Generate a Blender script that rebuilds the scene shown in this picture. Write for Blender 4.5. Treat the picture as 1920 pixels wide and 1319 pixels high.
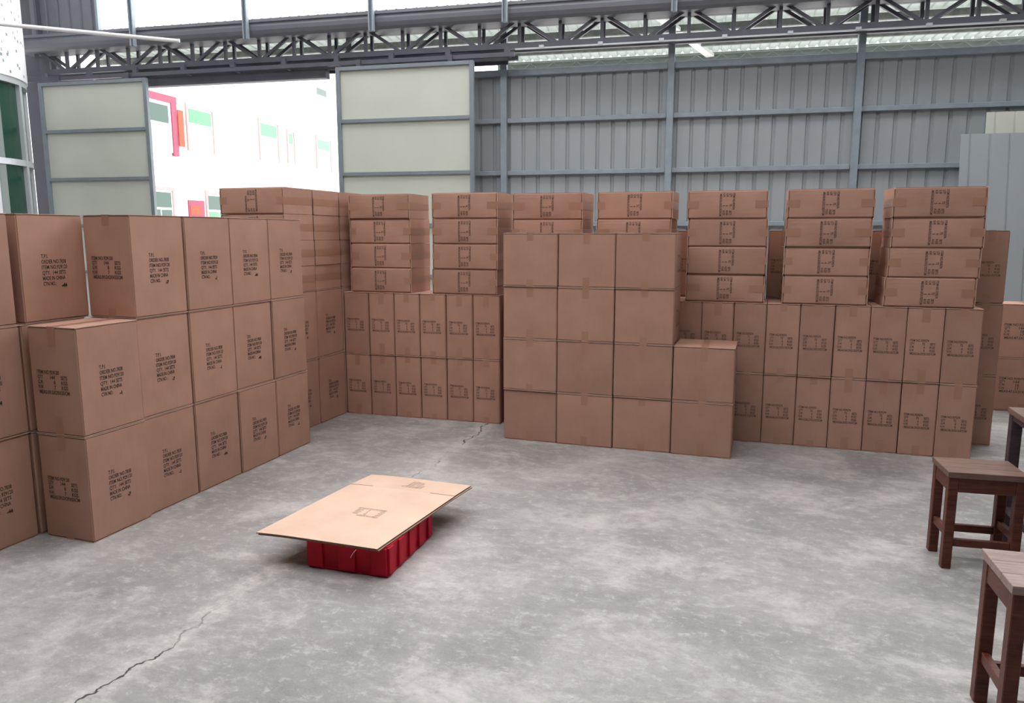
import bpy, bmesh, math, random
from mathutils import Vector, Matrix, noise
R = math.radians
scene = bpy.context.scene
for o in list(bpy.data.objects):
    bpy.data.objects.remove(o)

# ------------------------------------------------------------------ camera, sky, light, exposure
# world: X runs along the rear carton wall (to the right), Y away along the left-hand stack, Z up, metres
camd = bpy.data.cameras.new('camera')
cam = bpy.data.objects.new('camera', camd)
scene.collection.objects.link(cam)
camd.sensor_width = 36.0
camd.sensor_fit = 'HORIZONTAL'
camd.lens = 36.0 * 1416.0 / 1920.0
camd.clip_end = 300
cam.location = (0, 0, 1.568)
cam.rotation_euler = (R(90) - math.atan(.157), 0, R(18.5))
scene.camera = cam

world = bpy.data.worlds.new('overcast_sky')
scene.world = world
world.use_nodes = True
bg = world.node_tree.nodes['Background']
bg.inputs[0].default_value = (0.985, 0.985, 1.0, 1)
bg.inputs[1].default_value = 5.2

scene.view_settings.view_transform = 'Standard'
scene.view_settings.look = 'None'
scene.view_settings.exposure = 0.0
scene.view_settings.gamma = 1.0
scene.view_settings.use_curve_mapping = False
scene.cycles.use_denoising = True
scene.cycles.max_bounces = 8
scene.cycles.diffuse_bounces = 5

COL = scene.collection
WALL_ANGLE = R(5.4)      # the shed is turned 5.4 degrees against the carton rows

# ------------------------------------------------------------------ helpers
def tag(o, label=None, cat=None, group=None, kind=None):
    if label: o['label'] = label
    if cat: o['category'] = cat
    if group: o['group'] = group
    if kind: o['kind'] = kind
    return o

def link(name, data, parent=None, loc=None, rot=None):
    o = bpy.data.objects.new(name, data)
    COL.objects.link(o)
    if parent is not None: o.parent = parent
    if loc is not None: o.location = loc
    if rot is not None: o.rotation_euler = rot
    return o

def mesh_from(bm, name, mat=None, smooth=False):
    bmesh.ops.recalc_face_normals(bm, faces=bm.faces)
    me = bpy.data.meshes.new(name)
    bm.to_mesh(me); bm.free()
    if mat is not None: me.materials.append(mat)
    if smooth:
        for p in me.polygons: p.use_smooth = True
    return me

def add_box(bm, x0, x1, y0, y1, z0, z1, bevel=0.0):
    r = bmesh.ops.create_cube(bm, size=1.0, matrix=Matrix.Translation(((x0+x1)/2, (y0+y1)/2, (z0+z1)/2)) @ Matrix.Diagonal((abs(x1-x0), abs(y1-y0), abs(z1-z0), 1)))
    if bevel > 0:
        es = set()
        for v in r['verts']:
            es.update(v.link_edges)
        bmesh.ops.bevel(bm, geom=list(es), offset=bevel, segments=1, affect='EDGES')

def box_mesh(name, x0, x1, y0, y1, z0, z1, mat, bevel=0.0):
    bm = bmesh.new()
    add_box(bm, x0, x1, y0, y1, z0, z1, bevel)
    return mesh_from(bm, name, mat)

def add_bar(bm, a, b, w, t, up=(0, 0, 1)):
    """rectangular bar from a to b; w across in the 'side' direction, t along 'up'"""
    a = Vector(a); b = Vector(b)
    d = (b - a).normalized()
    u = Vector(up)
    side = d.cross(u)
    if side.length < 1e-4: side = d.cross(Vector((0, 1, 0)))
    side.normalize()
    u = side.cross(d).normalized()
    vs = []
    for p in (a, b):
        for i, j in ((-1, -1), (1, -1), (1, 1), (-1, 1)):
            vs.append(bm.verts.new(p + side * (i * w / 2) + u * (j * t / 2)))
    bm.faces.new(vs[0:4]); bm.faces.new(vs[4:8])
    for k in range(4):
        bm.faces.new((vs[k], vs[(k+1) % 4], vs[4 + (k+1) % 4], vs[4 + k]))

def bar_mesh(name, a, b, w, t, mat, up=(0, 0, 1)):
    bm = bmesh.new(); add_bar(bm, a, b, w, t, up)
    return mesh_from(bm, name, mat)

def add_rod(bm, a, b, r, seg=10):
    a = Vector(a); b = Vector(b); d = b - a
    q = d.to_track_quat('Z', 'Y').to_matrix().to_4x4()
    bmesh.ops.create_cone(bm, cap_ends=True, segments=seg, radius1=r, radius2=r, depth=d.length, matrix=Matrix.Translation((a+b)/2) @ q)

def shed(o):
    """objects of the shed are modelled in wall coordinates (s along the wall, d away from camera, z) """
    o.rotation_euler = (0, 0, WALL_ANGLE)
    return o

# ------------------------------------------------------------------ materials
def new_mat(name):
    m = bpy.data.materials.new(name); m.use_nodes = True
    return m, m.node_tree.nodes, m.node_tree.links, m.node_tree.nodes['Principled BSDF']

def plain(name, col, rough=0.6, metal=0.0, var=0.08, scale=6.0, bump=0.0, bscale=60.0, spec=0.5):
    m, N, L, B = new_mat(name)
    B.inputs['Roughness'].default_value = rough
    B.inputs['Metallic'].default_value = metal
    B.inputs['Specular IOR Level'].default_value = spec
    tc = N.new('ShaderNodeTexCoord')
    nz = N.new('ShaderNodeTexNoise'); nz.inputs['Scale'].default_value = scale; nz.inputs['Detail'].default_value = 5
    L.new(tc.outputs['Object'], nz.inputs['Vector'])
    rp = N.new('ShaderNodeValToRGB')
    rp.color_ramp.elements[0].position = .3; rp.color_ramp.elements[1].position = .7
    rp.color_ramp.elements[0].color = tuple(c*(1-var) for c in col) + (1,)
    rp.color_ramp.elements[1].color = tuple(min(1, c*(1+var)) for c in col) + (1,)
    L.new(nz.outputs['Fac'], rp.inputs['Fac']); L.new(rp.outputs['Color'], B.inputs['Base Color'])
    if bump > 0:
        n2 = N.new('ShaderNodeTexNoise'); n2.inputs['Scale'].default_value = bscale
        L.new(tc.outputs['Object'], n2.inputs['Vector'])
        bp = N.new('ShaderNodeBump'); bp.inputs['Strength'].default_value = bump; bp.inputs['Distance'].default_value = .01
        L.new(n2.outputs['Fac'], bp.inputs['Height']); L.new(bp.outputs['Normal'], B.inputs['Normal'])
    return m

def cardboard(name, col):
    """kraft board: faint flute lines, cloudy tone, per-carton tone"""
    m, N, L, B = new_mat(name)
    B.inputs['Roughness'].default_value = .62
    B.inputs['Specular IOR Level'].default_value = .35
    tc = N.new('ShaderNodeTexCoord'); oi = N.new('ShaderNodeObjectInfo')
    ad = N.new('ShaderNodeVectorMath'); ad.operation = 'ADD'
    L.new(tc.outputs['Object'], ad.inputs[0]); L.new(oi.outputs['Random'], ad.inputs[1])
    n1 = N.new('ShaderNodeTexNoise'); n1.inputs['Scale'].default_value = 5; n1.inputs['Detail'].default_value = 4
    L.new(ad.outputs[0], n1.inputs['Vector'])
    mp = N.new('ShaderNodeMapping'); mp.inputs['Scale'].default_value = (160, 160, 8)
    L.new(tc.outputs['Object'], mp.inputs['Vector'])
    n2 = N.new('ShaderNodeTexNoise'); n2.inputs['Scale'].default_value = 1; n2.inputs['Detail'].default_value = 2
    L.new(mp.outputs[0], n2.inputs['Vector'])
    mx = N.new('ShaderNodeMix'); mx.data_type = 'FLOAT'; mx.inputs[0].default_value = .25
    L.new(n1.outputs['Fac'], mx.inputs[2]); L.new(n2.outputs['Fac'], mx.inputs[3])
    rp = N.new('ShaderNodeValToRGB')
    rp.color_ramp.elements[0].position = .3; rp.color_ramp.elements[1].position = .72
    rp.color_ramp.elements[0].color = (col[0]*.90, col[1]*.88, col[2]*.86, 1)
    rp.color_ramp.elements[1].color = (col[0]*1.08, col[1]*1.09, col[2]*1.10, 1)
    L.new(mx.outputs[0], rp.inputs['Fac'])
    hs = N.new('ShaderNodeHueSaturation')
    mr = N.new('ShaderNodeMapRange'); mr.inputs[3].default_value = .93; mr.inputs[4].default_value = 1.07
    L.new(oi.outputs['Random'], mr.inputs[0]); L.new(mr.outputs[0], hs.inputs['Value'])
    L.new(rp.outputs['Color'], hs.inputs['Color']); L.new(hs.outputs[0], B.inputs['Base Color'])
    bp = N.new('ShaderNodeBump'); bp.inputs['Strength'].default_value = .12; bp.inputs['Distance'].default_value = .004
    L.new(mx.outputs[0], bp.inputs['Height']); L.new(bp.outputs['Normal'], B.inputs['Normal'])
    return m

def concrete_floor():
    m, N, L, B = new_mat('worn_concrete')
    tc = N.new('ShaderNodeTexCoord')
    def noise_(scale, detail, rough, dist=0.0, sx=1.0, sy=1.0, rot=0.0):
        mp = N.new('ShaderNodeMapping'); mp.inputs['Scale'].default_value = (sx, sy, 1); mp.inputs['Rotation'].default_value = (0, 0, rot)
        L.new(tc.outputs['Object'], mp.inputs['Vector'])
        t = N.new('ShaderNodeTexNoise'); t.inputs['Scale'].default_value = scale; t.inputs['Detail'].default_value = detail
        t.inputs['Roughness'].default_value = rough; t.inputs['Distortion'].default_value = dist
        L.new(mp.outputs[0], t.inputs['Vector']); return t
    def ramp(src, p0, p1, c0=0.0, c1=1.0):
        r = N.new('ShaderNodeMapRange'); r.clamp = True
        r.inputs[1].default_value = p0; r.inputs[2].default_value = p1; r.inputs[3].default_value = c0; r.inputs[4].default_value = c1
        L.new(src, r.inputs[0]); return r.outputs[0]
    def mix(fac, a, b):
        x = N.new('ShaderNodeMix'); x.data_type = 'RGBA'
        if isinstance(fac, float): x.inputs[0].default_value = fac
        else: L.new(fac, x.inputs[0])
        for k, v in ((6, a), (7, b)):
            if isinstance(v, tuple): x.inputs[k].default_value = v + (1,)
            else: L.new(v, x.inputs[k])
        return x.outputs[2]
    def math_(op, a, b):
        x = N.new('ShaderNodeMath'); x.operation = op
        for k, v in ((0, a), (1, b)):
            if isinstance(v, (int, float)): x.inputs[k].default_value = v
            else: L.new(v, x.inputs[k])
        return x.outputs[0]
    big = noise_(.8, 4, .6, .6)
    mid = noise_(1.9, 12, .72, .25, 1, 1.25, .6)
    strk = noise_(7, 9, .78, .5, .8, 1.6, .25)
    fin = noise_(15, 12, .8, .15, 1, 1.2)
    grit = noise_(140, 4, .7)
    c = mix(ramp(big.outputs['Fac'], .35, .65), (.19, .180, .172), (.33, .314, .302))
    c = mix(ramp(mid.outputs['Fac'], .50, .66), c, (.45, .428, .41))
    c = mix(ramp(mid.outputs['Fac'], .46, .34, 0, .55), c, (.15, .146, .142))
    c = mix(ramp(strk.outputs['Fac'], .54, .68, 0, .42), c, (.53, .51, .49))
    c = mix(ramp(strk.outputs['Fac'], .46, .32, 0, .4), c, (.15, .143, .138))
    c = mix(ramp(fin.outputs['Fac'], .53, .67, 0, .6), c, (.57, .545, .525))
    c = mix(ramp(fin.outputs['Fac'], .46, .33, 0, .55), c, (.14, .134, .128))
    c = mix(ramp(grit.outputs['Fac'], .3, .7, 0, .16), c, (.6, .58, .56))
    # mortar band and crack along the old joint
    sx = N.new('ShaderNodeSeparateXYZ'); L.new(tc.outputs['Object'], sx.inputs[0])
    wob = noise_(1.6, 5, .65)
    wb2 = noise_(9, 4, .6)
    line = math_('ADD', math_('MULTIPLY', math_('SUBTRACT', wob.outputs['Fac'], .5), .34), math_('MULTIPLY', math_('SUBTRACT', wb2.outputs['Fac'], .5), .05))
    dist = math_('ABSOLUTE', math_('SUBTRACT', math_('SUBTRACT', sx.outputs[0], -2.11), line), 0.0)
    band = ramp(dist, .085, .03, 0, .55)
    c = mix(math_('MULTIPLY', band, ramp(fin.outputs['Fac'], .35, .6)), c, (.58, .55, .52))
    brk = noise_(1.1, 3, .5)
    crack = math_('MULTIPLY', ramp(dist, .007, .002), ramp(brk.outputs['Fac'], .44, .54))
    c = mix(crack, c, (.03, .028, .026))
    L.new(c, B.inputs['Base Color'])
    L.new(ramp(mid.outputs['Fac'], .35, .65, .62, .48), B.inputs['Roughness'])
    B.inputs['Specular IOR Level'].default_value = .4
    bp = N.new('ShaderNodeBump'); bp.inputs['Strength'].default_value = .25; bp.inputs['Distance'].default_value = .01
    hsum = math_('SUBTRACT', math_('ADD', fin.outputs['Fac'], math_('MULTIPLY', grit.outputs['Fac'], .3)), math_('MULTIPLY', crack, 1.5))
    L.new(hsum, bp.inputs['Height']); L.new(bp.outputs['Normal'], B.inputs['Normal'])
    return m

def wood(name, dark, light, rough=.42):
    m, N, L, B = new_mat(name)
    B.inputs['Roughness'].default_value = rough
    B.inputs['Specular IOR Level'].default_value = .22
    tc = N.new('ShaderNodeTexCoord')
    mp = N.new('ShaderNodeMapping'); mp.inputs['Scale'].default_value = (3, 40, 40)
    L.new(tc.outputs['Object'], mp.inputs['Vector'])
    n1 = N.new('ShaderNodeTexNoise'); n1.inputs['Scale'].default_value = 2.2; n1.inputs['Detail'].default_value = 6; n1.inputs['Distortion'].default_value = .8
    L.new(mp.outputs[0], n1.inputs['Vector'])
    n2 = N.new('ShaderNodeTexNoise'); n2.inputs['Scale'].default_value = 14; n2.inputs['Detail'].default_value = 5
    L.new(tc.outputs['Object'], n2.inputs['Vector'])
    mx = N.new('ShaderNodeMix'); mx.data_type = 'FLOAT'; mx.inputs[0].default_value = .4
    L.new(n1.outputs['Fac'], mx.inputs[2]); L.new(n2.outputs['Fac'], mx.inputs[3])
    rp = N.new('ShaderNodeValToRGB'); rp.color_ramp.elements[0].position = .3; rp.color_ramp.elements[1].position = .72
    rp.color_ramp.elements[0].color = dark + (1,); rp.color_ramp.elements[1].color = light + (1,)
    L.new(mx.outputs[0], rp.inputs['Fac']); L.new(rp.outputs['Color'], B.inputs['Base Color'])
    bp = N.new('ShaderNodeBump'); bp.inputs['Strength'].default_value = .2; bp.inputs['Distance'].default_value = .003
    L.new(mx.outputs[0], bp.inputs['Height']); L.new(bp.outputs['Normal'], B.inputs['Normal'])
    return m

def translucent(name, col):
    m, N, L, B = new_mat(name)
    out = N['Material Output']
    d = N.new('ShaderNodeBsdfDiffuse'); d.inputs[0].default_value = col + (1,)
    t = N.new('ShaderNodeBsdfTranslucent'); t.inputs[0].default_value = col + (1,)
    nz = N.new('ShaderNodeTexNoise'); nz.inputs['Scale'].default_value = 3
    mr = N.new('ShaderNodeMapRange'); mr.inputs[3].default_value = .35; mr.inputs[4].default_value = .55
    L.new(nz.outputs['Fac'], mr.inputs[0])
    mx = N.new('ShaderNodeMixShader'); L.new(mr.outputs[0], mx.inputs[0])
    L.new(d.outputs[0], mx.inputs[1]); L.new(t.outputs[0], mx.inputs[2]); L.new(mx.outputs[0], out.inputs['Surface'])
    return m

def mosaic(name):
    """white tile cladding with scattered dark chips"""
    m, N, L, B = new_mat(name)
    B.inputs['Roughness'].default_value = .35
    tc = N.new('ShaderNodeTexCoord')
    vo = N.new('ShaderNodeTexVoronoi'); vo.inputs['Scale'].default_value = 11; vo.distance = 'CHEBYCHEV'; vo.inputs['Randomness'].default_value = .8
    L.new(tc.outputs['Object'], vo.inputs['Vector'])
    lt = N.new('ShaderNodeMath'); lt.operation = 'LESS_THAN'; lt.inputs[1].default_value = .21
    L.new(vo.outputs['Distance'], lt.inputs[0])
    sp = N.new('ShaderNodeSeparateColor'); L.new(vo.outputs['Color'], sp.inputs[0])
    g = N.new('ShaderNodeMath'); g.operation = 'GREATER_THAN'; g.inputs[1].default_value = .25; L.new(sp.outputs[0], g.inputs[0])
    mu = N.new('ShaderNodeMath'); mu.operation = 'MULTIPLY'; L.new(lt.outputs[0], mu.inputs[0]); L.new(g.outputs[0], mu.inputs[1])
    mx = N.new('ShaderNodeMix'); mx.data_type = 'RGBA'; L.new(mu.outputs[0], mx.inputs[0])
    mx.inputs[6].default_value = (.80, .82, .84, 1); mx.inputs[7].default_value = (.22, .25, .30, 1)
    L.new(mx.outputs[2], B.inputs['Base Color'])
    return m

def glass(name, col, rough=.08):
    m, N, L, B = new_mat(name)
    B.inputs['Base Color'].default_value = col + (1,)
    B.inputs['Roughness'].default_value = rough
    nz = N.new('ShaderNodeTexNoise'); nz.inputs['Scale'].default_value = 1.3
    bp = N.new('ShaderNodeBump'); bp.inputs['Strength'].default_value = .03
    L.new(nz.outputs['Fac'], bp.inputs['Height']); L.new(bp.outputs['Normal'], B.inputs['Normal'])
    return m

M = dict(
    floor=concrete_floor(),
    card=cardboard('brown_kraft_board', (.43, .243, .176)),
    card_pale=cardboard('pale_kraft_board', (.62, .43, .325)),
    card_cut_highlight=plain('highlit_cut_board_edge', (.60, .43, .34), .8),  # raw cut board, its pale tone also paints in a rim highlight
    card_core=plain('corrugated_board_edge', (.20, .12, .075), .85),
    tape=plain('brown_packing_tape', (.37, .195, .13), .28, var=.05),
    ink=plain('black_stencil_ink', (.060, .038, .030), .7, var=.25, scale=40),
    ink_brown=plain('brown_stencil_ink', (.125, .068, .050), .75, var=.25, scale=40),
    ink_faint=plain('faded_stencil_ink', (.40, .28, .225), .8, var=.1, scale=40),
    marker=plain('black_marker', (.018, .014, .014), .6),
    clad=plain('grey_blue_sheet', (.33, .36, .375), .5, var=.06, scale=1.2),
    rail=plain('pale_blue_steel', (.27, .32, .36), .45, var=.1, scale=8),
    truss=plain('dark_grey_painted_steel', (.085, .085, .105), .5, var=.12),
    gutter=plain('grey_gutter_steel', (.17, .175, .20), .5, var=.06),
    cream=plain('cream_door_sheet', (.56, .58, .50), .5, var=.03, scale=2),
    doorframe=plain('galvanised_frame', (.20, .235, .26), .45, var=.1),
    white_roof=translucent('translucent_white_sheet', (.60, .635, .61)),
    purlin=plain('weathered_purlin', (.16, .165, .15), .7, var=.3, scale=12),
    white=plain('white_paint', (.8, .8, .8), .5, var=.03),
    mosaic=mosaic('white_mosaic_tile'),
    alu=plain('aluminium_frame', (.48, .50, .52), .4, .3, var=.05),
    greenglass=glass('dark_green_glass', (.012, .05, .035)),
    facade=plain('pale_facade_tile', (.82, .79, .79), .5, var=.03, scale=1),
    pinktrim=plain('pink_tile_trim', (.34, .21, .205), .5),
    redtrim=plain('crimson_paint', (.21, .020, .055), .5),
    orange=plain('orange_red_banner', (.33, .045, .012), .6),
    winframe=plain('white_window_frame', (.8, .82, .82), .4, var=.03),
    greenpane=glass('pale_green_pane', (.05, .20, .095)),
    darkpane=glass('deep_green_pane', (.010, .05, .03)),
    whitepane=glass('pale_curtained_pane', (.24, .31, .29)),
    red=plain('red_plastic', (.43, .004, .020), .55, var=.15, scale=9, spec=.18),
    wood=wood('dark_red_varnished_wood', (.060, .018, .012), (.165, .050, .032)),
    woodtop=wood('worn_brown_seat', (.105, .058, .042), (.23, .145, .115), .38),
    woodpale=wood('rubbed_pale_seat', (.20, .125, .105), (.40, .29, .26), .4),
    darkwood=wood('purple_brown_wood', (.035, .022, .030), (.085, .055, .065)),
    string=plain('pink_twine', (.6, .4, .36), .8),
    eave=plain('grey_green_steel', (.30, .33, .30), .6),
    ground=plain('outdoor_paving', (.45, .44, .42), .8),
)

# ------------------------------------------------------------------ setting: floor
bm = bmesh.new()
add_box(bm, -14, 10, -10.5, 11.2, -.1, 0)
floor = tag(link('floor', mesh_from(bm, 'floor', M['floor'])), 'worn grey concrete floor with pale patches and a cracked joint', 'floor', kind='structure')
bm = bmesh.new()
add_box(bm, -60, 40, 10.7, 70, -.14, -.04)
yard = shed(link('ground_yard', mesh_from(bm, 'ground_yard', M['ground'])))
tag(yard, 'pale paved yard outside the open sliding doors', 'ground', kind='structure')

# ------------------------------------------------------------------ setting: corrugated back wall, rails, columns
def corrugated(name, width, z0, z1, pitch, rib, depth, mat, thick=.0):
    """sheet in the x-z plane, ribs pushed to +y"""
    n = int(round(width / pitch))
    xs = [(0, 0)]
    for k in range(n):
        c = (k + .5) * pitch
        xs += [(c - rib, 0), (c - rib*.55, depth), (c + rib*.55, depth), (c + rib, 0)]
    xs.append((width, 0))
    bm = bmesh.new()
    lo = [bm.verts.new((x, y, z0)) for x, y in xs]
    hi = [bm.verts.new((x, y, z1)) for x, y in xs]
    lo2 = [bm.verts.new((x, y + .004, z0)) for x, y in xs]
    hi2 = [bm.verts.new((x, y + .004, z1)) for x, y in xs]
    for i in range(len(xs) - 1):
        bm.faces.new((lo[i], lo[i+1], hi[i+1], hi[i]))
        bm.faces.new((lo2[i+1], lo2[i], hi2[i], hi2[i+1]))
        bm.faces.new((hi[i], hi[i+1], hi2[i+1], hi2[i]))
        bm.faces.new((lo[i+1], lo[i], lo2[i], lo2[i+1]))
    bm.faces.new((lo[0], hi[0], hi2[0], lo2[0])); bm.faces.new((lo[-1], lo2[-1], hi2[-1], hi[-1]))
    return mesh_from(bm, name, mat)

WD = 10.5
wall = shed(link('wall_back', None))
tag(wall, 'grey corrugated steel back wall with pale horizontal rails', 'wall', kind='structure')
sheet_me = corrugated('cladding_sheet', .82, 0, 3.76, .205, .026, .022, M['clad'])
for k in range(15):
    link('cladding_sheet', sheet_me, wall, (-5.05 + .8198*k, WD, 0))
COLS = [-4.79, -2.54, -.31, 1.97, 4.22]
for a, b in zip(COLS, COLS[1:] + [7.2]):
    for z, hh in ((3.72, .085), (3.09, .06), (2.39, .06), (1.69, .06), (.99, .06), (.2, .06)):
        link('wall_rail', box_mesh('wall_rail', a + .045, b - .045, WD - .06, WD - .004, z - hh/2, z + hh/2, M['rail'], .004), wall)
for k, s in enumerate(COLS):
    bm = bmesh.new()
    add_box(bm, s - .042, s - .034, WD - .10, WD - .01, 0, 4.42)
    add_box(bm, s + .034, s + .042, WD - .10, WD - .01, 0, 4.42)
    add_box(bm, s - .034, s + .034, WD - .10, WD - .092, 0, 4.42)
    c = shed(link('column', mesh_from(bm, 'column', M['rail'])))
    tag(c, ['pale steel column hidden behind the cream sliding door', 'pale steel column next to the cream sliding door', 'pale steel column behind the block of plain cartons',
            'pale steel column near the leaning grey sheets', 'pale steel column behind the leaning sheets'][k], 'column', 'steel wall columns', 'structure')

# lattice girder: two parallel trusses above the doors
def truss(d, label):
    t = shed(link('roof_truss', None))
    tag(t, label, 'truss', 'lattice girders', 'structure')
    zb, zt, s0, s1 = 3.99, 4.31, -10.05, 7.0
    link('bottom_chord', box_mesh('bottom_chord', s0, s1, d - .03, d + .03, zb - .035, zb + .035, M['truss']), t)
    link('top_chord', box_mesh('top_chord', s0, s1, d - .03, d + .03, zt - .035, zt + .035, M['truss']), t)
    P = .5395
    vert = bar_mesh('vertical', (0, 0, zb), (0, 0, zt), .04, .04, M['truss'], (0, 1, 0))
    down = bar_mesh('diagonal', (.06, 0, zt - .02), (P - .05, 0, zb + .02), .04, .04, M['truss'], (0, 1, 0))
    up = bar_mesh('diagonal', (.05, 0, zb + .02), (P - .06, 0, zt - .02), .04, .04, M['truss'], (0, 1, 0))
    k0 = int((s0 + 2.26) / P) ; k = k0
    while -2.26 + k*P < s1 - .1:
        s = -2.26 + k*P
        link('vertical', vert, t, (s, d, 0))
        if s + P < s1: link('diagonal', down if k % 2 == 0 else up, t, (s, d, 0))
        k += 1
    return t
truss(10.14, 'dark lattice girder in front, above the sliding doors')
truss(10.36, 'dark lattice girder at the back, nearer the grey wall')

# door track below the girder
tr = shed(link('door_track', None))
tag(tr, 'dark double door track hung under the lattice girder', 'track', kind='structure')
link('track_beam', box_mesh('track_beam', -8.3, -5.0, 10.08, 10.2, 3.70, 3.82, M['truss']), tr)
link('track_rail', box_mesh('track_rail', -9.95, -2.3, 10.0, 10.05, 3.835, 3.89, M['truss']), tr)
link('track_rail', box_mesh('track_rail', -9.95, -2.3, 10.22, 10.28, 3.835, 3.89, M['truss']), tr)
hm = box_mesh('hanger', -.035, .035, 10.0, 10.05, 3.88, 3.965, M['truss'])
cm = box_mesh('cross_link', -.02, .02, 10.05, 10.22, 3.845, 3.88, M['truss'])
for k in range(10):
    link('hanger', hm, tr, (-9.6 + .8*k, 0, 0)); link('cross_link', cm, tr, (-9.6 + .8*k, 0, 0))
link('back_plate', box_mesh('back_plate', -8.4, -2.45, 10.30, 10.33, 3.80, 3.96, M['truss']), tr)
cd = shed(link('conduit', box_mesh('conduit', -2.3, 7.0, 10.05, 10.08, 3.925, 3.94, M['alu'])))
tag(cd, 'thin pale strip clipped under the girder along the grey wall', 'conduit', kind='structure')
clip = box_mesh('clip', -.03, .03, 10.04, 10.09, 3.93, 3.965, M['alu'])
for k in range(12):
    link('clip', clip, cd, (-1.95 + .76*k, 0, 0))

# gutter beam with rolled lip
def profile_beam(name, prof, s0, s1, mat):
    bm = bmesh.new()
    a = [bm.verts.new((s0, y, z)) for y, z in prof]; b = [bm.verts.new((s1, y, z)) for y, z in prof]
    n = len(prof)
    for i in range(n): bm.faces.new((a[i], a[(i+1) % n], b[(i+1) % n], b[i]))
    bm.faces.new(a); bm.faces.new(b)
    return mesh_from(bm, name, mat)
prof = [(9.93, 4.46), (9.93, 4.42), (9.955, 4.415), (9.945, 4.37), (9.955, 4.32), (9.985, 4.275), (10.03, 4.245), (10.3, 4.24), (10.32, 4.30), (10.32, 4.43), (10.0, 4.43), (10.0, 4.46)]
prof = [(y - .02, z + .025) for y, z in prof]
gut = shed(link('gutter', profile_beam('gutter', prof, -10.0, 7.2, M['gutter'])))
tag(gut, 'long grey rain gutter lying along the top of the lattice girder', 'gutter', kind='structure')
rodnames = ['first', 'second', 'third', 'fourth', 'fifth', 'sixth']
for k, s in enumerate([-7.88, -6.07, -4.21, -2.39, -.28, 1.8]):
    bm = bmesh.new()
    add_box(bm, s - .035, s - .02, 9.84, 9.90, 4.22, 7.0); add_box(bm, s + .02, s + .035, 9.84, 9.90, 4.22, 7.0)
    add_box(bm, s - .02, s + .02, 9.885, 9.90, 4.22, 7.0)
    o = shed(link('hanger_post', mesh_from(bm, 'hanger_post', M['rail'])))
    tag(o, 'pale channel post rising in front of the gutter, %s from the curved tiled building' % rodnames[k], 'post', 'gutter posts', 'structure')

# grey cladding above the gutter at the far corner and the dark corner column
uw = shed(link('wall_upper', None)); tag(uw, 'dark grey ribbed cladding above the gutter beside the tiled building', 'wall', kind='structure')
link('cladding_sheet', corrugated('cladding_sheet', 1.23, 4.55, 7.0, .205, .026, .022, M['gutter']), uw, (-10.02, 10.3, 0))
link('edge_trim', box_mesh('edge_trim', -8.80, -8.76, 10.24, 10.30, 4.5, 7.0, M['rail']), uw)
link('edge_trim', box_mesh('edge_trim', -9.86, -9.83, 10.22, 10.30, 4.52, 7.0, M['truss']), uw)
link('edge_trim', box_mesh('edge_trim', -9.85, -8.77, 10.24, 10.29, 4.53, 4.57, M['truss']), uw)
cc = shed(link('column', box_mesh('column', -10.35, -9.75, 10.42, 10.55, 0, 7.0, M['truss'], .01)))
tag(cc, 'dark corner column between the tiled building and the sliding door', 'column', kind='structure')

# translucent awning roof outside
aw = shed(link('awning_roof', None)); tag(aw, 'translucent white corrugated awning roof sloping up outside the wall', 'roof', kind='structure')
Z0, Z1, D0, D1 = 4.66, 4.53, 10.55, 13.5
sl = math.atan2(Z1 - Z0, D1 - D0); Lr = math.hypot(Z1 - Z0, D1 - D0)
rs = corrugated('roof_sheet', .90, 0, Lr, .15, .022, -.024, M['white_roof'])
for k in range(20):
    link('roof_sheet', rs, aw, (-10.2 + .9*k, D0, Z0), (-(math.pi/2 - sl), 0, 0))
for dd, t in ((.35, .07), (1.35, .09), (2.2, .08)):
    y = D0 + dd; z = Z0 + dd*math.tan(sl) - .03 - t/2
    link('purlin', box_mesh('purlin', -10.2, 7.8, y - .03, y + .03, z - t/2, z + t/2, M['purlin']), aw)
link('rafter', bar_mesh('rafter', (-.75, 10.6, 4.57), (.22, 13.35, 4.44), .13, .05, M['white']), aw)
# small lattice beam under the far eave
link('eave_plate', box_mesh('eave_plate', -3.4, 7.8, 13.50, 13.53, 4.25, 4.525, M['eave']), aw)
link('eave_chord', box_mesh('eave_chord', -3.4, 7.8, 13.44, 13.47, 4.475, 4.505, M['eave']), aw)
link('eave_chord', box_mesh('eave_chord', -3.4, 7.8, 13.44, 13.47, 4.315, 4.345, M['eave']), aw)
zu = bar_mesh('eave_lacing', (0, 13.455, 4.34), (.2, 13.455, 4.48), .015, .015, M['eave'], (0, 1, 0))
zd = bar_mesh('eave_lacing', (.2, 13.455, 4.48), (.4, 13.455, 4.34), .015, .015, M['eave'], (0, 1, 0))
for k in range(28):
    link('eave_lacing', zu, aw, (-3.4 + .4*k, 0, 0)); link('eave_lacing', zd, aw, (-3.4 + .4*k, 0, 0))

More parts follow.
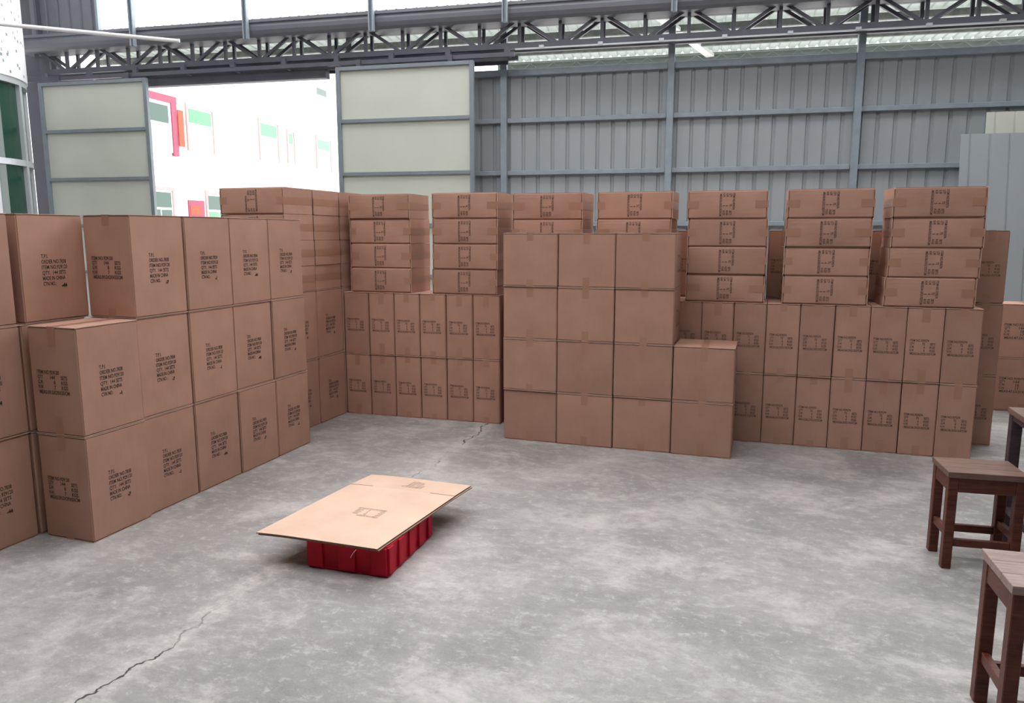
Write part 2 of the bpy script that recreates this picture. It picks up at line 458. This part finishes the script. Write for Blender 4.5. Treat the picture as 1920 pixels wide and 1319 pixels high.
# ------------------------------------------------------------------ sliding doors
def sliding_door(name, s0, s1, label):
    d = shed(link(name, None)); tag(d, label, 'door', 'cream sliding doors', 'structure')
    y0, y1, top = 9.94, 10.0, 3.80
    zs = [top, 3.11, 2.40, 1.70, 1.0, .05]
    for s in (s0, s1 - .06):
        link('door_stile', box_mesh('door_stile', s, s + .06, y0, y1, .02, top, M['doorframe'], .004), d)
    for z in zs:
        hh = .05
        link('door_rail', box_mesh('door_rail', s0 + .06, s1 - .06, y0, y1 - .005, z - hh, z, M['doorframe'], .004), d)
    for a, b in zip(zs, zs[1:]):
        link('door_panel', box_mesh('door_panel', s0 + .06, s1 - .06, y0 + .035, y0 + .045, b, a - .05, M['cream']), d)
    w = link('roller', box_mesh('roller', s0 + .3, s0 + .36, y0 + .02, y1 - .02, top, top + .09, M['truss']), d)
    link('roller', box_mesh('roller', s1 - .36, s1 - .3, y0 + .02, y1 - .02, top, top + .09, M['truss']), d)
sliding_door('door_1', -9.66, -7.78, 'cream sliding door with grey frame beside the curved tiled building')
sliding_door('door_2', -4.79, -2.83, 'cream sliding door with grey frame in front of the grey wall')

# ------------------------------------------------------------------ curved tiled building with green glass
CX, CY, CR = -10.74, 7.42, 1.2
def arc_pts(a0, a1, n, r):
    return [(CX + r*math.cos(a0 + (a1-a0)*i/n), CY + r*math.sin(a0 + (a1-a0)*i/n)) for i in range(n+1)]
def arc_wall(name, a0, a1, r0, r1, z0, z1, mat, n=24):
    bm = bmesh.new()
    o = arc_pts(a0, a1, n, r1); i_ = arc_pts(a0, a1, n, r0)
    rows = [[bm.verts.new((x, y, z)) for x, y in pts] for pts, z in ((o, z0), (o, z1), (i_, z1), (i_, z0))]
    for k in range(4):
        A, B_ = rows[k], rows[(k+1) % 4]
        for j in range(n): bm.faces.new((A[j], A[j+1], B_[j+1], B_[j]))
    bm.faces.new([r[0] for r in rows]); bm.faces.new([r[-1] for r in rows])
    return mesh_from(bm, name, mat)
wl = link('wall_left', None); tag(wl, 'rounded white mosaic building front with green glazing below', 'wall', kind='structure')
A0, A1 = R(-150), R(60)
link('tiled_band', arc_wall('tiled_band', A0, A1, CR - .2, CR, 3.62, 7.0, M['mosaic'], 48), wl)
link('window_base', arc_wall('window_base', A0, A1, CR - .2, CR - .01, 0, .9, M['mosaic'], 48), wl)
link('sill_rail', arc_wall('sill_rail', A0, A1, CR - .12, CR - .02, .9, .97, M['alu'], 48), wl)
link('transom', arc_wall('transom', A0, A1, CR - .12, CR - .02, 2.47, 2.55, M['alu'], 48), wl)
link('head_rail', arc_wall('head_rail', A0, A1, CR - .12, CR - .015, 3.54, 3.62, M['alu'], 48), wl)
step = R(30)
mul = box_mesh('mullion', CR - .12, CR - .015, -.035, .035, .97, 3.54, M['alu'])
for k in range(8):
    a = A0 + k*step
    link('mullion', mul, wl, (CX, CY, 0), (0, 0, a))
    if k < 7:
        for z0, z1 in ((.97, 2.47), (2.55, 3.54)):
            link('pane', arc_wall('pane', a, a + step, CR - .075, CR - .065, z0, z1, M['greenglass'], 6), wl)

# pale tube hanging across the upper corner
tl = link('tube_lamp', None, None, (-5.484, 6.25, 3.4))
tag(tl, 'long thin white tube hanging across the upper corner before the tiled building', 'tube')
bm = bmesh.new(); add_rod(bm, (0, 0, 0), (-2.6, -2.42, 0), .018, 12); link('tube', mesh_from(bm, 'tube', M['white'], True), tl)
bm = bmesh.new(); add_box(bm, -.03, .008, -.012, .012, -.012, .02); link('end_cap', mesh_from(bm, 'end_cap', M['alu']), tl)
bm = bmesh.new(); add_rod(bm, (-2.2, -2.05, 0), (-2.2, -2.05, 3.6), .006, 6); link('hanging_wire', mesh_from(bm, 'hanging_wire', M['alu']), tl)

# ------------------------------------------------------------------ building across the yard (plane s = -18.5)
fb = shed(link('neighbour_building', None)); tag(fb, 'pale tiled neighbour building with green windows seen through the open doors', 'building')
FS = -18.5
link('facade', box_mesh('facade', FS - .4, FS, 12.0, 60, -.04, 12.5, M['facade']), fb)
def window(d0, d1, z0, z1, split, lower, upper, trim='pinktrim'):
    w = link('window', box_mesh('window', FS, FS + .02, d0, d1, z0, z1, M['winframe']), fb)
    zs = z0 + (z1 - z0)*split
    link('pane', box_mesh('pane', FS + .02, FS + .028, d0 + .06, d1 - .06, zs + .04, z1 - .06, M[upper]), w)
    nm = 2 if d1 - d0 > .7 else 1
    wd_ = (d1 - d0 - .12 - .05*(nm-1))/nm
    for k in range(nm):
        a = d0 + .06 + k*(wd_ + .05)
        link('pane', box_mesh('pane', FS + .02, FS + .028, a, a + wd_, z0 + .06, zs - .04, M[lower]), w)
    for a, b, c, e in ((d0 - .12, d1 + .12, z1, z1 + .14), (d1, d1 + .12, z0, z1), (d0 - .12, d0, z0, z1)):
        link('trim', box_mesh('trim', FS, FS + .06, a, b, c, e, M[trim]), w)
window(23.2, 24.75, 4.45, 6.15, .58, 'whitepane', 'darkpane', 'winframe')
window(25.8, 27.3, 4.65, 6.25, .62, 'whitepane', 'greenpane')
window(30.75, 32.2, 4.75, 6.4, .62, 'whitepane', 'greenpane')
window(33.15, 33.65, 4.8, 6.25, .6, 'whitepane', 'greenpane')
window(36.0, 37.45, 4.8, 6.3, .62, 'whitepane', 'greenpane')
window(40.5, 42.0, 4.8, 6.3, .62, 'whitepane', 'greenpane')
window(36.1, 37.3, 8.0, 8.85, .5, 'whitepane', 'darkpane', 'winframe')
window(23.3, 24.6, 1.2, 3.08, .66, 'darkpane', 'darkpane')
window(26.7, 28.1, 1.2, 3.08, .66, 'greenpane', 'darkpane')
window(30.7, 32.2, 1.2, 3.08, .66, 'greenpane', 'greenpane')
link('red_surround', box_mesh('red_surround', FS, FS + .10, 23.0, 25.1, 6.2, 6.45, M['redtrim']), fb)
link('red_surround', box_mesh('red_surround', FS, FS + .10, 24.78, 25.08, 4.35, 6.2, M['redtrim']), fb)
link('banner', box_mesh('banner', FS + .10, FS + .13, 25.09, 25.4, 4.72, 6.02, M['orange']), fb)
wdw = link('red_window', box_mesh('red_window', FS, FS + .05, 25.5, 26.45, 1.9, 2.8, M['redtrim']), fb)
link('red_panel', box_mesh('red_panel', FS + .05, FS + .06, 25.58, 26.2, 2.25, 2.6, M['orange']), wdw)

# ------------------------------------------------------------------ unseen high roof overhead, its open bays invented to balance the light
hr = shed(link('light_shaping_roof', None)); tag(hr, 'unseen high grey roof overhead, openings added to shape the daylight', 'light_shaping_roof', kind='structure')
LIGHT_OPENINGS = ((-7.0, 2.0, .4, 4.6), (-8.0, 5.5, 7.2, 9.5))  # openings placed and sized for the brightness they give
ROOFZ = 7.0
cuts = [-9.0] + sorted(v for q in LIGHT_OPENINGS for v in q[2:]) + [9.95]
strips = []
for c, e in zip(cuts, cuts[1:]):
    hole = [q for q in LIGHT_OPENINGS if q[2] <= c + 1e-6 and q[3] >= e - 1e-6]
    if hole: strips += [(-13, hole[0][0], c, e), (hole[0][1], 9, c, e)]
    elif e - c > 1e-3: strips.append((-13, 9, c, e))
for a, b, c, e in strips:
    link('light_roof_panel', box_mesh('light_roof_panel', a, b, c, e, ROOFZ, ROOFZ + .05, M['gutter']), hr)

for nm, lab, bx in (('light_block_front', 'unseen grey wall added behind the viewer to block side light', (-13, 9, -9.1, -9.0, 0, 7.0)), ('light_block_right', 'unseen grey wall added beyond the stools to block side light', (9.0, 9.1, -9, 10.5, 0, 7.0)),
                    ('light_block_side', 'unseen grey wall added beyond the long carton stack to block side light', (-13.1, -13, -9, 9.0, 0, 7.0))):
    tag(shed(link(nm, box_mesh(nm, *bx, M['clad']))), lab, 'wall', kind='structure')  # unseen walls put in to stop low light from the sides

# ------------------------------------------------------------------ leaning sheets by the wall
ls = shed(link('roofing_sheet', corrugated('roofing_sheet', 1.0, 0, 2.72, .205, .012, .012, M['clad'])))
mrot = Matrix.Rotation(WALL_ANGLE, 4, 'Z')
def place_in_shed(o, s, d, z, rx):
    o.matrix_world = mrot @ Matrix.Translation((s, d, z)) @ Matrix.Rotation(rx, 4, 'X')
place_in_shed(ls, 3.02, 9.65, 0, -R(7))
tag(ls, 'grey ribbed roofing sheet leaning on the wall behind the cartons', 'sheet')
l2 = link('roofing_sheet', corrugated('roofing_sheet', 1.0, 0, 2.98, .205, .014, .012, M['cream']))
place_in_shed(l2, 3.34, 9.95, 0, -R(5))
tag(l2, 'cream ribbed roofing sheet leaning behind the grey sheet', 'sheet')

# ------------------------------------------------------------------ cartons
rnd = random.Random(7)

def text_tris(lines):
    """lines: (x, z, text, size, xscale, bold) -> list of (verts2d, faces); drawn with the built-in font"""
    out_v, out_f = [], []
    for x, z, s, size, xs, bold in lines:
        cu = bpy.data.curves.new('t', 'FONT'); cu.body = s; cu.size = size; cu.resolution_u = 2; cu.offset = bold
        ob = bpy.data.objects.new('t', cu); COL.objects.link(ob)
        dg = bpy.context.evaluated_depsgraph_get(); dg.update()
        me = ob.evaluated_get(dg).to_mesh()
        base = len(out_v)
        out_v += [(x + v.co.x*xs, z + v.co.y) for v in me.vertices]
        out_f += [[base + i for i in p.vertices] for p in me.polygons]
        ob.evaluated_get(dg).to_mesh_clear()
        bpy.data.objects.remove(ob); bpy.data.curves.remove(cu)
    return out_v, out_f

def centred(vf):
    v, f = vf
    x0 = min(p[0] for p in v); x1 = max(p[0] for p in v); z0 = min(p[1] for p in v); z1 = max(p[1] for p in v)
    return [(p[0] - (x0+x1)/2, p[1] - (z0+z1)/2) for p in v], f

def fit(x, z, text, width, cap, bold=.0006):
    """one printed line: given width and capital height"""
    v, f = text_tris([(0, 0, text, cap/.69, 1.0, bold)])
    x0 = min(p[0] for p in v); x1 = max(p[0] for p in v)
    return [(x + (p[0] - x0)*width/(x1 - x0), z + p[1]) for p in v], f

def joined(parts):
    V, F = [], []
    for v, f in parts:
        b = len(V); V += v; F += [[b + i for i in q] for q in f]
    return centred((V, F))

def item_block(item, qty, gw, nw, meas, wd, pitch, cap):
    P = [fit(0, 0, 'ITEM NO.' + item, .72*wd, cap)]
    for k, (a, b, c) in enumerate((('QTY', qty, 'SETS'), ('G.W.', gw, 'KGS'), ('N.W.', nw, 'KGS'))):
        z = -(k + 1)*pitch
        nb = len(b)*.055
        P += [fit(.01*wd, z, a, .175*wd, cap), fit((.585 - nb)*wd, z, b, nb*wd*.95, cap), fit(.765*wd, z, c, .2*wd, cap)]
    P.append(fit(.03*wd, -4*pitch, 'MEAS:' + meas, .97*wd, cap))
    return joined(P)

def order_block():
    p, cap = .0285, .0195
    rows = [('T.P.I.', .04), ('ORDER NO.7838', .145), ('ITEM NO.929120', .15), ('QTY.  144 SETS', .138), ('MADE IN CHINA', .133), ('CTN NO.:', .075)]
    return joined([fit(0, -k*p, t, w, cap, .0005) for k, (t, w) in enumerate(rows)])

TXT_A = item_block('929120', '144', '8', '7', '39.5X29X55CM', .205, .0255, .0185)
TXT_TPI = order_block()
TXT_B = item_block('929274', '72', '6', '5', '36.5X21X57CM', .166, .0232, .0155)
TXT_E = item_block('929277', '144', '18', '17', '47.5X31X48CM', .27, .029, .021)
MARKS = [centred(text_tris([(0, 0, t, .026, .9, .0014)])) for t in ('-1', '-4', '-2', '-44', '-7')]

def bulge(u, v, B):
    return B * max(0, 1 - u*u) * max(0, 1 - v*v)

def face_mesh(name, vf, face, W, D, H, B, mat, cu=0.0, cv=0.0, lift=.0009):
    """put flat print on a side face ('front' -y or 'side' +x) following the bulge of the board"""
    v, f = vf
    vs = []
    for a, b in v:
        a += cu; b += cv
        half = W/2 if face == 'front' else D/2
        off = bulge(a/half, b/(H/2), B) + lift
        vs.append((a, -D/2 - off, b) if face == 'front' else (W/2 + off, a, b))
    me = bpy.data.meshes.new(name); me.from_pydata(vs, [], f); me.materials.append(mat)
    return me

def carton_body(W, D, H, B, seed, side=1.0, bev=.005):
    r = random.Random(seed)
    bm = bmesh.new()
    bmesh.ops.create_cube(bm, size=1.0, matrix=Matrix.Diagonal((W, D, H, 1)))
    bmesh.ops.subdivide_edges(bm, edges=list(bm.edges), cuts=5, use_grid_fill=True)
    for v in bm.verts:
        x, y, z = v.co
        ux, uy, uz = x/(W/2), y/(D/2), z/(H/2)
        dx = dy = 0
        if abs(abs(ux) - 1) < 1e-4: dx = math.copysign(bulge(uy, uz, B*side), ux)
        if abs(abs(uy) - 1) < 1e-4: dy = math.copysign(bulge(ux, uz, B), uy)
        v.co.x += dx; v.co.y += dy
    es = [e for e in bm.edges if len(e.link_faces) == 2 and e.calc_face_angle(0) > 1.0]
    bmesh.ops.bevel(bm, geom=es, offset=bev, segments=3, affect='EDGES')
    return mesh_from(bm, 'carton', M['card'], False)

def flap_mesh(W, D, H, sgn, top, seed):
    """half lid: thin board with a slightly uneven outer edge, seam along y"""
    r = random.Random(seed)
    T = .0032; n = 10
    bm = bmesh.new()
    rows = []
    for i in range(n + 1):
        y = -D/2 - .001 + (D + .002)*i/n
        e = W/2 + r.uniform(-.0012, .0003)
        lift = r.uniform(0, .0012)
        z = H/2
        x_in = .0015
        rows.append([bm.verts.new((sgn*x_in, y, z + lift*.5)), bm.verts.new((sgn*e, y, z + lift)), bm.verts.new((sgn*e, y, z + T + lift)), bm.verts.new((sgn*x_in, y, z + T + lift*.5))])
    for i in range(n):
        for k in range(4):
            bm.faces.new((rows[i][k], rows[i][(k+1) % 4], rows[i+1][(k+1) % 4], rows[i+1][k]))
    bm.faces.new(rows[0]); bm.faces.new(rows[-1])
    if not top:
        bmesh.ops.transform(bm, matrix=Matrix.Rotation(math.pi, 4, 'Y'), verts=bm.verts)
    for f in bm.faces:
        f.normal_update()
        if abs(f.normal.z) < .5: f.material_index = 1
    me = mesh_from(bm, 'flap', M['card']); me.materials.append(M['card_cut_highlight'])
    return me

def tape_mesh(W, D, H, B, tw, lens, top):
    """packing tape over the top seam (and bottom), folded down onto front and back"""
    bm = bmesh.new()
    T = .0032 + .0016
    def strip(pts):
        rows = [[bm.verts.new((sx*tw/2, y, z)) for sx in (-1, 1)] for y, z in pts]
        for a, b in zip(rows, rows[1:]): bm.faces.new((a[0], a[1], b[1], b[0]))
    l0, l1 = lens[0 if top == 1 else 1]
    Ht = H/2 + T
    def fold(l, sy):
        pts = []
        n = 5
        for i in range(n + 1):
            z = H/2 - l*(1 - i/n)
            off = bulge(0, z/(H/2), B) + .0007
            pts.append((sy*(D/2 + off), z*top))
        pts.append((sy*(D/2 + .0019), Ht*top))
        return pts
    strip(fold(l0, -1) + list(reversed(fold(l1, 1))))
    return mesh_from(bm, 'tape', M['tape'])

class Kind:
    def __init__(self, W, D, H, B, tw, prints, lens=((.075, .07), (.07, .07)), variants=3, side=1.0):
        # H is the full height over both lids
        h = H - 2*.0045
        self.dim = (W, D, H)
        self.body = [carton_body(W, D, h, B*(.7 + .3*i), 10 + i, side, .009 if side == 0 else .0055) for i in range(variants)]
        self.flaps = [[flap_mesh(W, D, h, s, t, 50 + i) for t in (True, False) for s in (1, -1)] for i in range(variants)]
        self.tape = []
        for i in range(variants):
            l = tuple((max(.03, a + .022*((i*7 + 3*k) % 3 - 1)), b) for k, (a, b) in enumerate(lens))
            self.tape.append([tape_mesh(W, D, h, B*(.7 + .3*i), tw, l, t) for t in (1, -1)])
        self.prints = [[(nm, face_mesh(nm, vf, face, W, D, h, B*(.7 + .3*i), mat, cu, cv)) for nm, vf, face, mat, cu, cv in prints] for i in range(variants)]
        self.h = h; self.B = B; self.variants = variants

KA = Kind(.318, .3868, .554, .0025, .05, [('printing', TXT_A, 'front', M['ink'], -.012, -.005), ('order_printing', TXT_TPI, 'side', M['ink'], 0.0, -.01)])
KB = Kind(.2275, .385, .529, .0017, .05, [('printing', TXT_B, 'front', M['ink_brown'], -.008, -.012)])
KBL = Kind(.2285, .385, .535, .0017, .05, [('printing', TXT_B, 'front', M['ink_brown'], -.008, -.012)])
KC = Kind(.2030, .370, .572, .006, .055, [('printing', TXT_B, 'front', M['ink_brown'], 0.0, .0)], lens=((.085, .08), (.08, .08)), side=0.0)
KCL = Kind(.1985, .370, .578, .006, .055, [('printing', TXT_B, 'front', M['ink_brown'], 0.0, .0)], lens=((.085, .08), (.08, .08)), side=0.0)
KD = Kind(.4155, .396, .3915, .0022, .05, [('printing', TXT_A, 'side', M['ink'], .03, -.02)])
KE = Kind(.475, .310, .4775, .004, .06, [('printing', TXT_E, 'front', M['ink'], -.06, .0)])
MARK_ME = [face_mesh('marker_number', vf, 'side', .318, .3868, KA.h, .0025, M['marker'], .048, -.093, .0016) for vf in MARKS]

ncart = [0]
def carton(kind, x, y, z, label, group, lie=0, jx=.001, jy=.006, rz=0.0, order=False, prints=True):
    """x, y = centre in plan, z = underside; lie = +-1 lays the carton on its long side"""
    i = rnd.randrange(kind.variants)
    W, D, H = kind.dim
    zc = z + (W/2 if lie else H/2)
    o = link('carton', kind.body[i])
    o.location = (x + rnd.uniform(-jx, jx), y + rnd.uniform(-jy, jy), zc)
    rot = Matrix.Rotation(R(rz + rnd.uniform(-.2, .2)), 4, 'Z')
    if lie: rot = rot @ Matrix.Rotation(lie*math.pi/2, 4, 'Y')
    o.rotation_euler = rot.to_euler()
    tag(o, label, 'carton', group)
    for fm in kind.flaps[i]: link('flap', fm, o)
    for tm in kind.tape[i]: link('tape', tm, o)
    if prints:
        for nm, me in kind.prints[i]: link(nm, me, o)
    if order: link('marker_number', MARK_ME[rnd.randrange(len(MARK_ME))], o)
    ncart[0] += 1
    return o

ORD = ['first', 'second', 'third', 'fourth', 'fifth', 'sixth', 'seventh', 'eighth', 'ninth', 'tenth', 'eleventh', 'twelfth']
ROW = ['bottom', 'middle', 'top']
LAY = ['lowest', 'second-lowest', 'second-highest', 'highest']
PA, HA = .3965, .5555
# long stack on the left: front column faces the open floor
for r in range(3):
    for k in range(5):
        if r == 2 and k == 0: continue
        extra = ' with bare top in front' if (r == 1 and k == 0) else ''
        n = k if r < 2 else k - 1
        carton(KA, -3.362 + (.012 if (r, k) in ((0, 0), (1, 0)) else 0), 2.79 + PA*(k + .5), HA*r,
               'tall order-printed carton, %s row of long left stack, %s from near corner' % (ROW[r], ORD[n]), 'tall cartons of the long left stack', order=True, jx=.007, jy=.001)
for r in range(3):
    for k in (-1, 0):
        lab = 'tall order-printed carton at the picture edge, %s row behind the near corner' % ROW[r] if k == -1 else (
              'tall order-printed carton set back on the top row above the bare carton top' if r == 2 else 'tall carton hidden behind the near corner, %s row' % ROW[r])
        carton(KA, -3.706, 2.79 + PA*(k + .5) + (.03 if (k, r) == (0, 2) else 0), HA*r, lab, 'tall cartons of the second column', order=True, jx=.007, jy=.001)
# two-high group in the rear corner
for r in range(2):
    for k in range(3):
        carton(KA, -3.603, 4.903 + PA*(k + .5), HA*r, 'tall order-printed carton in rear corner, %s row, %s behind long left stack' % (['lower', 'upper'][r], ORD[k]), 'tall cartons in the rear corner', order=True, jx=.005, jy=.001)
# low cartons lying on top of it, their taped ends towards the open floor
for k in range(3):
    for r in range(4):
        carton(KCL, -3.735, 5.105 + .395*k, 1.1115 + .2*r, 'low taped carton in rear corner, %s layer of the %s pile from the door' % (LAY[r], ORD[k]),
               'low cartons lying in the rear corner', lie=-1, jx=.006, jy=.002)

# rear wall of narrow cartons, left part
for r in range(2):
    for k in range(6):
        xc = -3.436 + .2345*(k + .5)
        carton(KBL, xc + .004, 5.69 + .039*(xc + 3.44) + .1925, .5355*r, 'narrow upright carton, %s row left of plain block, %s from rear corner' % (['lower', 'upper'][r], ORD[k]),
               'narrow cartons left of the plain block')
# hidden behind the plain block
for r in range(2):
    for k in range(5):
        carton(KB, -2.03 + .27*(k + .5), 5.785 + .1925, .5295*r, 'narrow upright carton behind the plain block, %s row, %s from the left' % (['lower', 'upper'][r], ORD[k]),
               'narrow cartons behind the plain block', prints=False)
# right part
for r in range(2):
    for k in range(9):
        carton(KB, 1.418 - .2325*(k + .5), 5.838 + .1925, .5295*r, 'narrow upright carton, %s row right of plain block, %s from the stools end' % (['lower', 'upper'][r], ORD[k]),
               'narrow cartons right of the plain block')
# second row behind, three high
for r in range(3):
    for k in range(10):
        carton(KB, 1.648 - .2345*(k + .5), 6.30 + .1925, .5295*r, 'narrow upright carton of the back row, %s layer, %s from the stools end' % (ROW[r], ORD[k]), 'narrow cartons of the back row')
# piles of low cartons on the rear wall
PILES = [(-3.088, 5.74, 1.0715, .2), (-2.326, 5.735, 1.0715, .3), (-1.645, 5.765, 1.0595, .3), (-.965, 5.795, 1.0595, .3), (-.288, 5.845, 1.0595, .4), (.402, 5.845, 1.0595, .8), (1.072, 5.845, 1.0595, 1.5)]
for k, (x, y, z, rz) in enumerate(PILES):
    for r in range(4):
        carton(KC, x + (.006*r if k == 6 else 0), y + .185, z + .2045*r, 'low carton with sideways print, %s layer of the %s pile from left' % (LAY[r], ORD[k]),
               'low cartons piled on the rear wall', lie=1, jx=.006, jy=.006, rz=-rz if k < 4 else rz)
# block of plain square cartons
for c in range(4):
    for r in range(4 if c < 3 else 2):
        carton(KD, -1.857 + .4225*(c + .5), 5.335 + .198, .3925*r, 'plain square carton in middle block, %s column from left, %s layer from floor' % (ORD[c], ORD[r]), 'plain square cartons of the block')
# far right pair
for r in range(2):
    carton(KE, 1.967 + .2375, 7.615 + .155, .4785*r, ['wide printed carton on the floor, far right behind the table', 'wide printed carton stacked on another, far right under the grey sheet'][r], 'wide cartons by the leaning sheets')

# ------------------------------------------------------------------ red crate with flattened carton on top
cr = link('plastic_crate', None, None, (-1.79, 3.165, 0), (0, 0, R(1.5)))
tag(cr, 'red ribbed plastic crate on the floor under a flat cardboard sheet', 'crate')
CW, CD, CH = .425, .52, .147
bm = bmesh.new()
def ring(off, z, rad=.03, n=4):
    pts = []
    for sx, sy, a0 in ((1, 1, 0), (-1, 1, 90), (-1, -1, 180), (1, -1, 270)):
        for i in range(n + 1):
            a = R(a0 + 90*i/n)
            pts.append((sx*(CW/2 + off - rad) + rad*math.cos(a), sy*(CD/2 + off - rad) + rad*math.sin(a), z))
    return [bm.verts.new(p) for p in pts]
levels = [ring(-.014, 0.0), ring(-.010, .008), ring(-.004, CH), ring(-.010, CH), ring(-.016, .014)]
for a, b in zip(levels, levels[1:]):
    n = len(a)
    for i in range(n): bm.faces.new((a[i], a[(i+1) % n], b[(i+1) % n], b[i]))
bm.faces.new(levels[0]); bm.faces.new(levels[-1])
link('shell', mesh_from(bm, 'shell', M['red']), cr)
def raised(name, x0, x1, y0, y1, z0, z1):
    link(name, box_mesh(name, x0, x1, y0, y1, z0, z1, M['red'], .003), cr)
for sy in (-1, 1):
    for a, b in ((-.205, -.125), (-.045, .045), (.125, .205)):
        y = sy*(CD/2 - .004)
        raised('side_rib', a, b, y - .009, y + .007, .012, CH - .004)
for sx in (-1, 1):
    for a, b in ((-.25, -.20), (-.145, -.085), (-.03, .03), (.085, .145), (.20, .25)):
        x = sx*(CW/2 - .004)
        raised('side_rib', x - .009, x + .007, a, b, .012, CH - .004)
raised('base_lip', -CW/2 + .006, CW/2 - .006, -CD/2 + .006, CD/2 - .006, .0005, .012)

fc = link('flattened_carton', None, None, (0, 0, CH + .0005))
tag(fc, 'flattened pale cardboard carton lying on the red crate', 'cardboard')
P00, P10, P11, P01 = Vector((-2.246, 2.862, 0)), Vector((-1.597, 2.86, 0)), Vector((-1.519, 3.817, 0)), Vector((-2.162, 3.833, 0))
def bil(u, v, z=0.0):
    p = P00*(1-u)*(1-v) + P10*u*(1-v) + P11*u*v + P01*(1-u)*v
    # boards dip a little where they overhang the crate
    over = max(0, .36 - u)**2*.10 + max(0, v - .68)**2*.12
    p.z = z - over*.5
    return p
def board(name, z0, z1, outline, inset_notches, parent, mat):
    us = sorted(set([0, .2, .4, .6, .8, 1] + [a for a, _ in outline]))
    bm = bmesh.new()
    n, mm = 12, 16
    nv = .79
    def grid(z):
        return [[bm.verts.new(bil(i/n*(outline[1][0]-outline[0][0]) + outline[0][0], j/mm*(outline[1][1]-outline[0][1]) + outline[0][1], z)) for j in range(mm+1)] for i in range(n+1)]
    lo, hi = grid(z0), grid(z1)
    for i in range(n):
        for j in range(mm):
            bm.faces.new((hi[i][j], hi[i+1][j], hi[i+1][j+1], hi[i][j+1])); bm.faces.new((lo[i][j], lo[i][j+1], lo[i+1][j+1], lo[i+1][j]))
    edge = [(i, 0) for i in range(n)] + [(n, j) for j in range(mm)] + [(i, mm) for i in range(n, 0, -1)] + [(0, j) for j in range(mm, 0, -1)]
    for a, b in zip(edge, edge[1:] + edge[:1]):
        f = bm.faces.new((lo[a[0]][a[1]], lo[b[0]][b[1]], hi[b[0]][b[1]], hi[a[0]][a[1]])); f.material_index = 1
    me = mesh_from(bm, name, mat); me.materials.append(M['card_core'])
    return link(name, me, parent)
board('lower_layer', .0, .005, ((.012, .006), (1.006, 1.0)), None, fc, M['card_pale'])
# upper layer: main panel, far flap strip joined in the middle by an uncut tongue, two slots between
SL = .785
board('main_panel', .010, .0145, ((0, 0), (1, SL)), None, fc, M['card_pale'])
board('flap', .010, .0145, ((0, SL + .006), (.997, 1)), None, fc, M['card_pale'])
board('crease', .0102, .0144, ((.22, SL - .001), (.77, SL + .007)), None, fc, M['card_pale'])
def flat_print(vf, cu, cv, ang, sc, parent):
    v, f = vf
    vs = []
    for a, b in v:
        x = (a*math.cos(ang) - b*math.sin(ang))*sc; y = (a*math.sin(ang) + b*math.cos(ang))*sc
        p = bil(cu + x/.65, cv + y/.96, .0153)
        vs.append(p)
    me = bpy.data.meshes.new('printing'); me.from_pydata(vs, [], f); me.materials.append(M['ink_faint'])
    link('printing', me, parent)
flat_print(TXT_B, .55, .40, math.pi, 1.0, fc)
flat_print(TXT_TPI, .55, .89, math.pi/2, .75, fc)
bm = bmesh.new()
pts = [(-1.70, 2.853, .001), (-1.712, 2.845, -.015), (-1.725, 2.846, -.035), (-1.728, 2.85, -.042)]
for a, b in zip(pts, pts[1:]): add_rod(bm, a, b, .0014, 6)
link('twine', mesh_from(bm, 'twine', M['string']), fc)

# ------------------------------------------------------------------ wooden stools and table
def stool(name, loc, rz, W, D, H, top_mat, leg_mat, label, cat, group=None, leg=.045, st=.036, zs=(.11, .15), th=.028, apron=.07):
    r = link(name, None, None, loc, (0, 0, R(rz)))
    tag(r, label, cat, group)
    # seat of three boards with fine joints
    nb = 3; g = .0007; bw = D/nb
    for k in range(nb):
        y0 = -D/2 + bw*k + (g if k else 0)
        link('seat_board', box_mesh('seat_board', -W/2, W/2, y0, -D/2 + bw*(k+1), H - th, H, top_mat, .0016), r)
    e = .006
    for sx in (-1, 1):
        for sy in (-1, 1):
            cx = sx*(W/2 - e - leg/2); cy = sy*(D/2 - e - leg/2)
            link('leg', box_mesh('leg', cx - leg/2, cx + leg/2, cy - leg/2, cy + leg/2, 0, H - th, leg_mat, .003), r)
    ix, iy = W/2 - e - leg, D/2 - e - leg
    for sy in (-1, 1):
        y = sy*(D/2 - e - .014)
        link('apron', box_mesh('apron', -ix, ix, y - .011, y + .011, H - th - apron, H - th, leg_mat, .002), r)
        yy = sy*(D/2 - e - leg/2)
        link('stretcher', box_mesh('stretcher', -ix, ix, yy - .012, yy + .012, zs[0], zs[0] + st, leg_mat, .002), r)
    for sx in (-1, 1):
        x = sx*(W/2 - e - .014)
        link('apron', box_mesh('apron', x - .011, x + .011, -iy, iy, H - th - apron, H - th, leg_mat, .002), r)
        xx = sx*(W/2 - e - leg/2)
        link('stretcher', box_mesh('stretcher', xx - .012, xx + .012, -iy, iy, zs[1], zs[1] + st, leg_mat, .002), r)
    return r
stool('wooden_stool', (1.005, 3.975, 0), 5, .335, .255, .475, M['woodtop'], M['wood'], 'dark red wooden stool with worn brown seat, in front of the narrow cartons', 'stool', 'wooden stools', leg=.042)
stool('wooden_stool', (.90, 2.625, 0), 3, .33, .285, .53, M['woodpale'], M['wood'], 'wooden stool with rubbed pale seat, cut by the lower picture edge', 'stool', 'wooden stools', leg=.042)
stool('wooden_table', (1.53, 4.07, 0), 1, .66, .53, .70, M['woodtop'], M['darkwood'], 'purple-brown wooden table corner behind the worn brown stool', 'table', leg=.05, zs=(.20, .16), apron=.03)
print('cartons', ncart[0])
